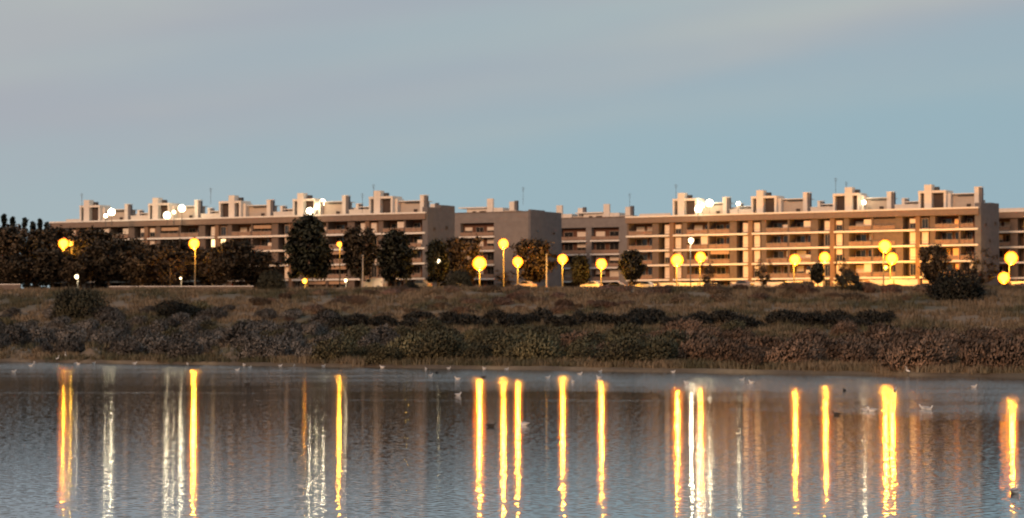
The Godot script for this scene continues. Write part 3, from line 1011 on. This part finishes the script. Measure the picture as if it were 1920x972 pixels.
# ---------------------------------------------------------------- plants on the bank
func make_shrub(w: float, h: float, leaves: int, col: Vector3, lean: float, upright: float, size: float) -> ArrayMesh:
	# a lumpy dome of half width w and height h, leaves thickest near its outside
	var b := Bag.new()
	var lobes := []
	for k in 11:
		var an := rng.randf() * TAU
		var tilt := rng.randf_range(0.1, 1.35)
		lobes.append([Vector3(cos(an) * sin(tilt), cos(tilt), sin(an) * sin(tilt)), rng.randf_range(0.72, 1.1), rng.randf_range(0.8, 1.2)])
	for k in 14:
		var an := rng.randf() * TAU
		var e := Vector3(cos(an) * w * 0.6 + lean * h * 0.6, h * rng.randf_range(0.5, 0.8), sin(an) * w * 0.6)
		b.ring_tube([Vector3(0, -0.1, 0), e * 0.5 + Vector3(0, 0.1, 0), e], [0.03, 0.02, 0.008], 4, Color(0.07, 0.052, 0.04), false)
	for k in leaves:
		var an := rng.randf() * TAU
		var cy := rng.randf_range(-0.05, 1.0)
		var d := Vector3(cos(an) * sqrt(1.0 - cy * cy), cy, sin(an) * sqrt(1.0 - cy * cy))
		var r := 0.62
		var tone := 1.0
		for l in lobes:
			var g: float = smoothstep(0.55, 0.97, d.dot(l[0])) * l[1]
			if g > r:
				r = g
				tone = l[2]
		r *= 1.0 - 0.4 * pow(rng.randf(), 2.0) + 0.06 * rng.randfn()
		var p := Vector3(d.x * w, maxf(d.y, 0.0) * h + 0.05, d.z * w) * r
		p.x += lean * p.y
		var out_dir := Vector3(d.x, d.y + 0.15, d.z).normalized()
		var j: float = rng.randf_range(0.65, 1.4) * tone
		var cc := Color(col.x * j, col.y * j, col.z * j)
		if rng.randf() < upright:
			var tip := p + (out_dir * 0.7 + Vector3(lean * 1.2, 0.7, 0)).normalized() * size * rng.randf_range(1.6, 3.2)
			var sd := Vector3(rng.randf_range(-1, 1), 0.2, rng.randf_range(-1, 1)).normalized() * size * 0.5
			b.quad(p - sd, p + sd, tip + sd * 0.3, tip - sd * 0.3, out_dir, cc)
		else:
			leaf(b, p, out_dir, size * rng.randf_range(0.7, 1.4), cc)
	return b.done()

func plant(called: String, mesh: Mesh, x: float, depth: float, s: Vector3, turn: float, label: String, group: String) -> void:
	var o := obj(called, mesh, mats["leaves_bank"])
	o.position = Vector3(x, land(x, depth) - 0.05, -depth)
	o.rotation.y = turn
	o.scale = s
	tag(o, label, "bush" if called == "bush" else "shrub", group)
	if called == "shrub":
		rows.append([o, label, (x * F / depth) + 960.0])

func make_bank_plants() -> void:
	var lm := tinted("leaves_bank", 0.85)
	lm.backlight_enabled = true
	lm.backlight = Color(0.2, 0.2, 0.16)
	var grey := []
	var olive := []
	var rust := []
	var dark := []
	for k in 5:
		var v: float = [0.7, 1.25, 0.95, 1.45, 0.85][k]
		grey.append(make_shrub(2.1, 2.3, 4500, Vector3(0.145, 0.134, 0.122) * v, 0.2, 0.4, 0.085))
		olive.append(make_shrub(2.1, 2.2, 4500, Vector3(0.128, 0.116, 0.062) * v, 0.25, 0.45, 0.085))
		rust.append(make_shrub(2.1, 2.1, 4500, Vector3(0.20, 0.132, 0.09) * v, 0.35, 0.7, 0.085))
	for k in 3:
		dark.append(make_shrub(1.8, 1.7, 2400, Vector3(0.036, 0.034, 0.026), 0.1, 0.3, 0.11))
	# shrubs between the water and the foot of the slope
	var placed := []
	var tries := 0
	while placed.size() < 190 and tries < 4000:
		tries += 1
		var px := rng.randf_range(-40.0, 1960.0)
		var u := pow(rng.randf(), 1.25) * 0.47 + 0.016
		var depth := 0.0
		# depth on this ray with that u
		var kx := (px - 960.0) / F
		depth = (236.7 * (1.0 - u) + 400.0 * u) / (1.0 + kx * (0.736 * (1.0 - u) + 0.2 * u))
		var x := kx * depth
		var ok := true
		for q in placed:
			if Vector2(q.x - x, (q.y - depth) * 0.8).length() < 2.15 + (1.1 if u > 0.2 else 0.0):
				ok = false
				break
		# the bare sandy spots at the left end of the shore
		if u < 0.1 and (absf(px - 20.0) < 38.0 or absf(px - 432.0) < 22.0 or absf(px - 178.0) < 14.0):
			ok = false
		if not ok:
			continue
		placed.append(Vector2(x, depth))
		var zone := px + rng.randfn() * 130.0
		var s := rng.randf_range(0.7, 1.35) * (1.05 if u < 0.14 else 0.9)
		var row: String = ["at the waterline", "one row back", "mid bank", "high bank"][clampi(int(u / 0.11), 0, 3)]
		if zone < 620.0:
			plant("shrub", grey[rng.randi() % 5], x, depth, Vector3(s * 1.1, s, s * 1.1), rng.randf_range(-0.6, 0.6), "grey shrub " + row, "grey shrubs on the left bank")
		elif zone < 1280.0:
			plant("shrub", olive[rng.randi() % 5], x, depth, Vector3(s * 1.1, s * 0.95, s * 1.1), rng.randf_range(-0.6, 0.6), "olive shrub " + row, "olive shrubs on the middle bank")
		else:
			plant("shrub", rust[rng.randi() % 5], x, depth, Vector3(s * 1.2, s * 0.95, s * 1.1), rng.randf_range(-0.5, 0.5), "rust shrub " + row, "rust shrubs on the right bank")
	# the dark belt at the foot of the slope
	for k in 50:
		var px := 610.0 + k * 21.5 + rng.randf_range(-8.0, 8.0)
		var depth := 338.0 - (px - 960.0) * 0.030 + rng.randf_range(-7.0, 6.0)
		var x := (px - 960.0) * depth / F
		var s := rng.randf_range(0.7, 1.25)
		plant("shrub", dark[k % 3], x, depth, Vector3(s * 1.35, s * 0.9, s), rng.randf() * TAU, "near black belt shrub", "dark belt of shrubs")
	# the left bank is overgrown right up to the big bushes
	for k in 56:
		var px := rng.randf_range(-30.0, 640.0)
		var u := rng.randf_range(0.46, 0.74)
		var kx := (px - 960.0) / F
		var depth := (236.7 * (1.0 - u) + 400.0 * u) / (1.0 + kx * (0.736 * (1.0 - u) + 0.2 * u))
		var s := rng.randf_range(0.55, 1.15)
		plant("shrub", grey[rng.randi() % 5] if k % 3 else olive[rng.randi() % 5], kx * depth, depth, Vector3(s * 1.3, s * 0.8, s * 1.1), rng.randf_range(-0.6, 0.6), "grey shrub high up" if k % 3 else "olive shrub high up", "shrubs high on the left bank")
	# low scrub scattered over the dry slope, too small and too even to tell apart
	var scrub := MultiMesh.new()
	scrub.transform_format = MultiMesh.TRANSFORM_3D
	scrub.use_colors = true
	scrub.mesh = rust[3]
	scrub.instance_count = 130
	for k in 130:
		var px := rng.randf_range(470.0, 1930.0)
		var depth := rng.randf_range(350.0, 394.0)
		var x := (px - 960.0) * depth / F
		var s := rng.randf_range(0.22, 0.75)
		scrub.set_instance_transform(k, Transform3D(Basis(Vector3.UP, rng.randf() * TAU).scaled(Vector3(s * 1.4, s * 0.8, s * 1.2)), Vector3(x, land(x, depth) - 0.05, -depth)))
		var v := rng.randf_range(0.4, 1.1)
		scrub.set_instance_color(k, Color(v, v * rng.randf_range(0.9, 1.1), v))
	var low := MultiMeshInstance3D.new()
	low.name = "scrub"
	low.multimesh = scrub
	low.material_override = mats["leaves_bank"]
	add_child(low)
	tag(low, "low brown scrub dotted over the dry slope below the lamps", "scrub", "", "stuff")
	# big bushes that stand out
	var big_olive := make_shrub(4.6, 4.4, 7000, Vector3(0.058, 0.055, 0.032), 0.05, 0.5, 0.14)
	var big_dark := make_shrub(5.4, 4.6, 9000, Vector3(0.022, 0.023, 0.016), 0.0, 0.25, 0.15)
	var d := 372.0
	plant("bush", big_olive, (140 - 960.0) * d / F, d, Vector3(1.25, 1.15, 1.1), 0.3, "big olive bush at the left, below the tiny pale lamp", "")
	d = 366.0
	plant("bush", big_dark, (330 - 960.0) * d / F, d, Vector3(1.0, 0.62, 0.8), 1.3, "wide dark bush below the low wall at the left", "")
	d = 352.0
	plant("bush", big_dark, (1797 - 960.0) * d / F, d, Vector3(1.15, 0.95, 1.0), 2.0, "big dark dome shaped bush at the right below the grey end wall", "")
	d = 372.0
	plant("bush", big_olive, (1595 - 960.0) * d / F, d, Vector3(0.6, 0.85, 0.6), 2.2, "grey brown bush below the close orange pair of lamps", "")
	d = 405.0
	plant("bush", big_olive, (512 - 960.0) * d / F, d, Vector3(0.62, 0.85, 0.6), 4.0, "brown bush left of the biggest round tree", "")
	d = 398.0
	plant("bush", big_dark, (770 - 960.0) * d / F, d, Vector3(0.25, 0.36, 0.3), 1.0, "small dark bush on the crest under the small yellow lamp", "")
	plant("bush", big_olive, (862 - 960.0) * d / F, d + 8.0, Vector3(0.7, 0.8, 0.6), 3.0, "brown bush left below the biggest orange lamp", "")
	# dry grass over the whole bank
	var tuft := Bag.new()
	for k in 16:
		var an := rng.randf() * TAU
		var p := Vector3(cos(an), 0, sin(an)) * rng.randf_range(0.02, 0.28)
		var tip := p + Vector3(cos(an) * 0.16 + 0.12, rng.randf_range(0.25, 0.55), sin(an) * 0.16)
		var sd := Vector3(-sin(an), 0, cos(an)) * 0.035
		var j := rng.randf_range(0.7, 1.3)
		tuft.tri(p - sd, p + sd, tip, Vector3(cos(an) * 0.6, 0.8, sin(an) * 0.6).normalized(), Color(j, j, j))
	var mm := MultiMesh.new()
	mm.transform_format = MultiMesh.TRANSFORM_3D
	mm.use_colors = true
	mm.mesh = tuft.done()
	var spots := []
	while spots.size() < 60000:
		var px := rng.randf_range(-120.0, 2040.0)
		var u := rng.randf_range(0.008, 1.06) if rng.randf() < 0.94 else rng.randf_range(0.005, 0.04)
		var kx := (px - 960.0) / F
		var depth := (236.7 * (1.0 - u) + 400.0 * u) / (1.0 + kx * (0.736 * (1.0 - u) + 0.2 * u))
		var x := kx * depth
		if (patch.get_noise_2d(x * 3.0 + 9.0, depth * 3.0) < -0.22 and u > 0.5) or (u < 0.45 and u > 0.04 and rng.randf() < 0.6) or (u < 0.1 and rng.randf() < 0.75 and (absf(px - 18.0) < 42.0 or absf(px - 178.0) < 16.0 or absf(px - 432.0) < 22.0)):
			continue
		spots.append([x, depth, u])
	mm.instance_count = spots.size()
	for k in spots.size():
		var q = spots[k]
		var s := rng.randf_range(0.6, 1.5)
		mm.set_instance_transform(k, Transform3D(Basis(Vector3.UP, rng.randf() * TAU).scaled(Vector3(s, s * rng.randf_range(0.7, 1.3), s)), Vector3(q[0], land(q[0], q[1]) - 0.03, -q[1])))
		var a := clampf(0.5 + 1.6 * patch.get_noise_2d(q[0] * 1.4 + 50.0, q[1] * 1.4) + 1.1 * fine.get_noise_2d(q[0] * 1.2, q[1] * 1.2 + 30.0) + (0.22 if q[2] > 0.62 else -0.1), 0.0, 1.0)
		var c := Vector3(0.09, 0.086, 0.048).lerp(Vector3(0.235, 0.175, 0.11), a) * rng.randf_range(0.75, 1.25)
		mm.set_instance_color(k, Color(c.x, c.y, c.z))
	var g := MultiMeshInstance3D.new()
	g.name = "grass"
	g.multimesh = mm
	g.material_override = tinted("straw", 0.9)
	add_child(g)
	tag(g, "dry brown and olive grass covering the bank", "grass", "", "stuff")

# ---------------------------------------------------------------- walls, cars
func low_wall(px0: float, px1: float, py: float, lift: float, h: float, m: Material, label: String, called := "low_wall") -> void:
	var d0 := lift + (front(px0) if called == "garden_wall" else crest_depth((px0 - 960.0) * 400.0 / F))
	var d1 := lift + (front(px1) if called == "garden_wall" else crest_depth((px1 - 960.0) * 400.0 / F))
	var a := spot(px0, py, d0)
	var b := spot(px1, py, d1)
	var run := Vector2(b.x - a.x, b.z - a.z)
	var t := thing(called, Vector3(a.x, a.y - h, a.z), label, "wall", "low walls on the terrace")
	t.set_meta("kind", "thing")
	t.rotation.y = -atan2(run.y, run.x)
	var n := maxi(1, int(run.length() / 3.4))
	var step := run.length() / n
	for k in n:
		box(t, "panel", k * step + 0.22, (k + 1) * step - 0.02, -0.6, h - 0.12, -0.1, 0.1, m)
		box(t, "post", k * step, k * step + 0.2, -0.6, h - 0.12, -0.13, 0.13, mats["grey_pier"])
		box(t, "coping", k * step - 0.02, (k + 1) * step - 0.04, h - 0.12, h, -0.17, 0.17, mats["white_band"])

func car(px: float, lift: float, turn: float, paint: Color, label: String, van := false) -> void:
	var d := front(px) + lift
	var at := Vector3((px - 960.0) * d / F, BASE + 0.01, -d)
	var t := thing("parked_car", at, label, "car" if not van else "van", "vehicles parked along the street")
	t.rotation.y = turn
	var m := StandardMaterial3D.new()
	m.albedo_color = paint
	m.roughness = 0.35
	m.metallic = 0.2
	m.clearcoat_enabled = true
	m.clearcoat = 0.6
	var hull := [Vector2(-2.1, 0.35), Vector2(-2.15, 0.62), Vector2(-2.05, 0.86), Vector2(-1.2, 0.96), Vector2(1.55, 1.0), Vector2(2.0, 0.95), Vector2(2.12, 0.6), Vector2(2.08, 0.35)]
	var cabin := [Vector2(-1.2, 0.95), Vector2(-0.5, 1.42), Vector2(0.0, 1.5), Vector2(0.9, 1.48), Vector2(1.65, 0.99)]
	if van:
		hull = [Vector2(-2.4, 0.35), Vector2(-2.45, 0.8), Vector2(-2.2, 1.1), Vector2(-1.7, 1.2), Vector2(-1.1, 2.0), Vector2(2.3, 2.05), Vector2(2.4, 1.2), Vector2(2.4, 0.35)]
		cabin = [Vector2(-1.62, 1.25), Vector2(-1.08, 1.9), Vector2(-0.4, 1.9), Vector2(-0.4, 1.25)]
	obj("body", slab(hull, 0.86, 0.06), m, t)
	if not van:
		obj("cabin", slab(cabin, 0.72, 0.1), m, t)
	for side in [-1.0, 1.0]:
		var win := []
		var centre := Vector2.ZERO
		for q in cabin:
			centre += q / cabin.size()
		for q in cabin:
			win.append(centre + (q - centre) * 0.82)
		var g := obj("side_window", slab(win, 0.02, 0.0), mats["glass"], t)
		g.position.z = side * (0.735 if not van else 0.872)
		for wx in [-1.3, 1.3]:
			var ty := CylinderMesh.new()
			ty.top_radius = 0.32
			ty.bottom_radius = 0.32
			ty.height = 0.2
			ty.radial_segments = 16
			var w := obj("wheel", ty, mat("tyre", lin(0.02, 0.02, 0.02), 0.9), t)
			w.rotation.x = PI / 2.0
			w.position = Vector3(wx, 0.32, side * 0.78)
			var hub := CylinderMesh.new()
			hub.top_radius = 0.19
			hub.bottom_radius = 0.19
			hub.height = 0.22
			hub.radial_segments = 12
			obj("rim", hub, mat("rim", lin(0.4, 0.4, 0.4), 0.4, 0.7), w)
	for side in [-0.6, 0.6]:
		box(t, "headlight", -2.19 if not van else -2.47, -2.06 if not van else -2.3, 0.64, 0.78, side - 0.16, side + 0.16, mats["frame"])
		box(t, "tail_light", 2.02 if not van else 2.36, 2.14 if not van else 2.43, 0.68, 0.84, side - 0.14, side + 0.14, mat("tail_red", lin(0.3, 0.02, 0.02), 0.4))

func slab(outline: Array, half: float, inset: float) -> ArrayMesh:
	# an outline in x, y given thickness along z, with its rims drawn in
	var b := Bag.new()
	var c := Vector2.ZERO
	for q in outline:
		c += q / outline.size()
	var rings := [[-half, 1.0 - inset], [-half + inset * 0.8, 1.0], [half - inset * 0.8, 1.0], [half, 1.0 - inset]] if inset > 0.0 else [[-half, 1.0], [half, 1.0]]
	for k in rings.size() - 1:
		for q in outline.size():
			var p0: Vector2 = outline[q]
			var p1: Vector2 = outline[(q + 1) % outline.size()]
			var a: Vector2 = c + (p0 - c) * rings[k][1]
			var e: Vector2 = c + (p1 - c) * rings[k][1]
			var a2: Vector2 = c + (p0 - c) * rings[k + 1][1]
			var e2: Vector2 = c + (p1 - c) * rings[k + 1][1]
			var va := Vector3(a.x, a.y, rings[k][0])
			var ve := Vector3(e.x, e.y, rings[k][0])
			var va2 := Vector3(a2.x, a2.y, rings[k + 1][0])
			var ve2 := Vector3(e2.x, e2.y, rings[k + 1][0])
			var nn := (ve - va).cross(va2 - va).normalized()
			if nn.dot(Vector3(a.x - c.x, a.y - c.y, 0)) < 0.0:
				nn = -nn
			b.quad(va, ve, ve2, va2, nn, Color.WHITE)
	for side in [0, rings.size() - 1]:
		var nn := Vector3(0, 0, -1 if side == 0 else 1)
		for q in outline.size():
			var a: Vector2 = c + (outline[q] - c) * rings[side][1]
			var e: Vector2 = c + (outline[(q + 1) % outline.size()] - c) * rings[side][1]
			b.tri(Vector3(c.x, c.y, rings[side][0]), Vector3(a.x, a.y, rings[side][0]), Vector3(e.x, e.y, rings[side][0]), nn, Color.WHITE)
	return b.done()

func make_walls_and_cars() -> void:
	low_wall(205, 475, 537, 6.0, 1.0, mats["grey_pier"], "long low wall on the crest in front of the left grove")
	low_wall(604, 668, 541, 3.0, 0.9, mats["grey_pier"], "short low wall right of the biggest round tree")
	low_wall(684, 716, 542, 3.0, 0.8, mats["grey_pier"], "low wall right of the unlit post between dark trees")
	low_wall(-20, 38, 533, 5.0, 1.1, mats["grey_pier"], "low wall at the far left edge under the grove")
	low_wall(1236, 1345, 531, 20.0, 1.5, mats["cream"], "cream garden wall below the slim white lamp", "garden_wall")
	low_wall(1372, 1470, 530, 20.0, 1.5, mats["cream"], "cream garden wall around the small thin tree", "garden_wall")
	low_wall(1474, 1506, 527, 20.0, 1.8, mats["blind"], "short bright garden wall below the left lamp of the pair", "garden_wall")
	low_wall(1524, 1546, 527, 20.0, 1.8, mats["blind"], "short bright garden wall behind the small round tree", "garden_wall")
	low_wall(1562, 1622, 528, 20.0, 1.6, mats["cream"], "garden wall between the orange pair and the close pair of lamps", "garden_wall")
	low_wall(1630, 1722, 525, 20.0, 2.0, mats["blind"], "bright garden wall below the close orange pair", "garden_wall")
	low_wall(1895, 1960, 528, 20.0, 1.6, mats["cream"], "garden wall at the far right edge behind the low lamp", "garden_wall")
	var along := -0.52
	car(702, 2.0, along, lin(0.55, 0.5, 0.45), "pale van parked between the dark trees", true)
	car(788, 1.0, along, lin(0.3, 0.26, 0.22), "light car right of the small dark bush on the crest")
	car(846, 1.5, along + PI, lin(0.35, 0.33, 0.32), "grey car left of the biggest orange lamp")
	car(1110, -1.0, along, lin(0.5, 0.46, 0.42), "pale car below the orange lamp of the farthest block")
	car(1158, -1.0, along + PI, lin(0.45, 0.42, 0.4), "silver car left of the neat round tree")
	car(1210, -1.5, along, lin(0.6, 0.57, 0.53), "white car right of the neat round tree")
	car(985, 1.0, along, lin(0.5, 0.4, 0.33), "car under the orange lamp just right of the tall middle one")
	car(1392, -1.0, along, lin(0.25, 0.2, 0.18), "dark car left of the small thin tree")

# ---------------------------------------------------------------- birds
func bird_mesh(kind: String) -> Array:
	# [body, wings, bill] of a swimming bird facing +x, about 0.42 m long, waterline at y = 0
	var white := Color(0.8, 0.8, 0.78)
	var grey := Color(0.42, 0.43, 0.45)
	var bill := Color(0.35, 0.2, 0.08)
	if kind == "duck":
		white = Color(0.05, 0.042, 0.035)
		grey = Color(0.035, 0.03, 0.026)
		bill = Color(0.1, 0.09, 0.06)
	var b := Bag.new()
	b.ring_tube([Vector3(-0.26, 0.10, 0), Vector3(-0.2, 0.085, 0), Vector3(-0.1, 0.055, 0), Vector3(0.02, 0.045, 0), Vector3(0.12, 0.06, 0), Vector3(0.155, 0.11, 0), Vector3(0.165, 0.165, 0), Vector3(0.185, 0.205, 0), Vector3(0.225, 0.21, 0), Vector3(0.25, 0.2, 0)],
		[Vector2(0.01, 0.008), Vector2(0.035, 0.025), Vector2(0.08, 0.07), Vector2(0.095, 0.09), Vector2(0.07, 0.08), Vector2(0.045, 0.055), Vector2(0.036, 0.04), Vector2(0.04, 0.042), Vector2(0.034, 0.036), Vector2(0.012, 0.014)], 10, white)
	var w := Bag.new()
	for side in [-1.0, 1.0]:
		w.ring_tube([Vector3(0.09, 0.12, side * 0.055), Vector3(0.0, 0.125, side * 0.075), Vector3(-0.14, 0.115, side * 0.055), Vector3(-0.3, 0.125, side * 0.012)], [Vector2(0.02, 0.02), Vector2(0.035, 0.045), Vector2(0.03, 0.03), Vector2(0.006, 0.008)], 7, grey)
	var k := Bag.new()
	k.ring_tube([Vector3(0.24, 0.2, 0), Vector3(0.275, 0.196, 0), Vector3(0.305, 0.186, 0)], [0.012, 0.009, 0.002], 6, bill)
	return [b.done(), w.done(), k.done()]

func egret_mesh() -> Array:
	var b := Bag.new()
	var white := Color(0.8, 0.8, 0.78)
	b.ring_tube([Vector3(-0.2, 0.36, 0), Vector3(-0.12, 0.42, 0), Vector3(0.0, 0.46, 0), Vector3(0.1, 0.5, 0), Vector3(0.15, 0.58, 0), Vector3(0.1, 0.68, 0), Vector3(0.12, 0.78, 0), Vector3(0.17, 0.83, 0), Vector3(0.22, 0.83, 0)],
		[0.015, 0.06, 0.085, 0.075, 0.035, 0.026, 0.024, 0.032, 0.02], 8, white)
	var l := Bag.new()
	for s in [-0.04, 0.04]:
		l.ring_tube([Vector3(0.0, -0.05, s), Vector3(-0.02, 0.2, s), Vector3(0.0, 0.4, s)], [0.012, 0.014, 0.016], 5, Color(0.03, 0.03, 0.03))
	var k := Bag.new()
	k.ring_tube([Vector3(0.21, 0.83, 0), Vector3(0.3, 0.81, 0), Vector3(0.36, 0.79, 0)], [0.014, 0.01, 0.003], 5, Color(0.04, 0.04, 0.035))
	return [b.done(), l.done(), k.done()]

func make_birds() -> void:
	var gull := bird_mesh("gull")
	var duck := bird_mesh("duck")
	var feathers := tinted("feathers", 0.7)
	# px, py, turn, label ("" = one of the far row)
	var far := 0
	for a in [
		[859, 742, 0.4, "gull", "brightest white gull in the middle, left of the biggest orange streak"],
		[982, 798, 2.9, "gull", "white gull touching the short orange streak in the middle"],
		[1622, 771, 0.1, "gull", "left bird of the close gull pair beyond the right orange streak"],
		[1634, 772, 2.8, "gull", "right bird of the close gull pair beyond the right orange streak"],
		[1731, 767, 3.3, "gull", "left bird of the pair right of the bright right hand streak"],
		[1741, 769, 0.3, "gull", "right bird of the pair right of the bright right hand streak"],
		[1678, 734, 1.2, "gull", "gull below the shore straight beyond the right hand streak"],
		[1826, 727, 0.2, "gull", "lone gull near the right shore, farthest right"],
		[1391, 714, 0.5, "gull", "white gull right of the double pale streak"],
		[1409, 719, 2.6, "gull", "fainter gull just right of the white one beyond the double pale streak"],
		[1288, 720, 3.0, "gull", "gull just left of the double pale streak, near the shore"],
		[1125, 699, 0.8, "gull", "upper gull of the two one behind the other near the middle shore"],
		[1123, 710, 2.4, "gull", "lower gull of the two one behind the other near the middle shore"],
		[1087, 703, 0.3, "gull", "white gull just left of the two that swim one behind the other"],
		[1075, 718, 2.0, "gull", "small gull beside the top of the orange streak right of centre"],
		[1027, 710, 0.6, "gull", "faint gull between the tall middle streak and the next orange one"],
		[1901, 925, 0.9, "gull", "lone gull low in the bottom right corner"],
		[799, 694, 1.9, "gull", "upper gull of the pair left of the brightest middle gull"],
		[807, 706, 0.7, "gull", "lower gull of the pair left of the brightest middle gull"],
		[858, 712, 3.1, "gull", "faint gull straight beyond the brightest middle gull"],
		[1229, 688, 0.2, "gull", "gull close under the shore right of the middle"],
		[445, 695, 0.4, "gull", "lowest of the three gulls right of the second orange streak"],
		[458, 686, 2.2, "gull", "upper of the three gulls right of the second orange streak"],
		[468, 691, 1.0, "gull", "rightmost of the three gulls right of the second orange streak"],
		[26, 698, 0.6, "gull", "gull nearest the left edge of the water"],
		[465, 722, 0.4, "duck", "dark duck below the three gulls at the left"],
		[921, 801, 0.2, "duck", "dark duck between the two tall streaks in the middle"],
		[1568, 779, 2.9, "duck", "dark duck left of the close gull pair at the right"],
		[819, 700, 1.0, "duck", "dark duck beside the pair of gulls left of the middle"],
		[907, 709, 0.3, "duck", "small dark duck right beyond the brightest middle gull"],
		[1583, 734, 1.8, "duck", "faint dark duck near the right shore"],
		[58, 687, 0.3, "gull", ""], [65, 682, 2.0, "gull", ""], [141, 683, 0.9, "gull", ""], [147, 684, 2.6, "gull", ""], [176, 683, 1.1, "gull", ""], [260, 682, 0.4, "gull", ""], [366, 682, 2.1, "gull", ""],
		[546, 683, 0.4, "gull", ""], [572, 683, 1.6, "gull", ""], [611, 687, 0.8, "gull", ""], [733, 684, 2.9, "gull", ""], [845, 689, 0.4, "gull", ""], [909, 691, 2.3, "gull", ""], [950, 694, 0.6, "gull", ""],
	]:
		var label: String = a[4] if a[4] else "tiny white gull close under the far shore, " + ORDER[far] + " of that row from left"
		if not a[4]:
			far += 1
		var d: float = EYE * F / (a[1] - HORIZON)
		var x: float = (a[0] - 960.0) * d / F
		d = minf(d, shore_depth(x) - 2.0)
		var t := thing(a[3], Vector3(x, 0.0, -d), label, "bird", "gulls on the water" if a[3] == "gull" else "ducks on the water")
		t.rotation.y = a[2]
		t.scale = Vector3.ONE * (1.02 if a[3] == "gull" else 0.95) * rng.randf_range(0.92, 1.1)
		var set_ = gull if a[3] == "gull" else duck
		obj("body", set_[0], feathers, t)
		obj("wing", set_[1], feathers, t)
		obj("bill", set_[2], feathers, t)
	var eg := egret_mesh()
	for a in [[1702, 0.4, 2.8, "white egret standing on the right shore below the dome shaped bush"], [108, 0.5, 0.5, "white egret at the waterline near the left streak"], [123, 2.2, 2.0, "white egret among the shrubs above the other one at the left"]]:
		var kx: float = (a[0] - 960.0) / F
		var d: float = 236.7 / (1.0 + kx * 0.736) + a[1]
		var t := thing("egret", Vector3(kx * d, maxf(land(kx * d, d), -0.05), -d), a[3], "bird", "egrets on the shore")
		t.rotation.y = a[2]
		obj("body", eg[0], feathers, t)
		obj("leg", eg[1], feathers, t)
		obj("bill", eg[2], feathers, t)
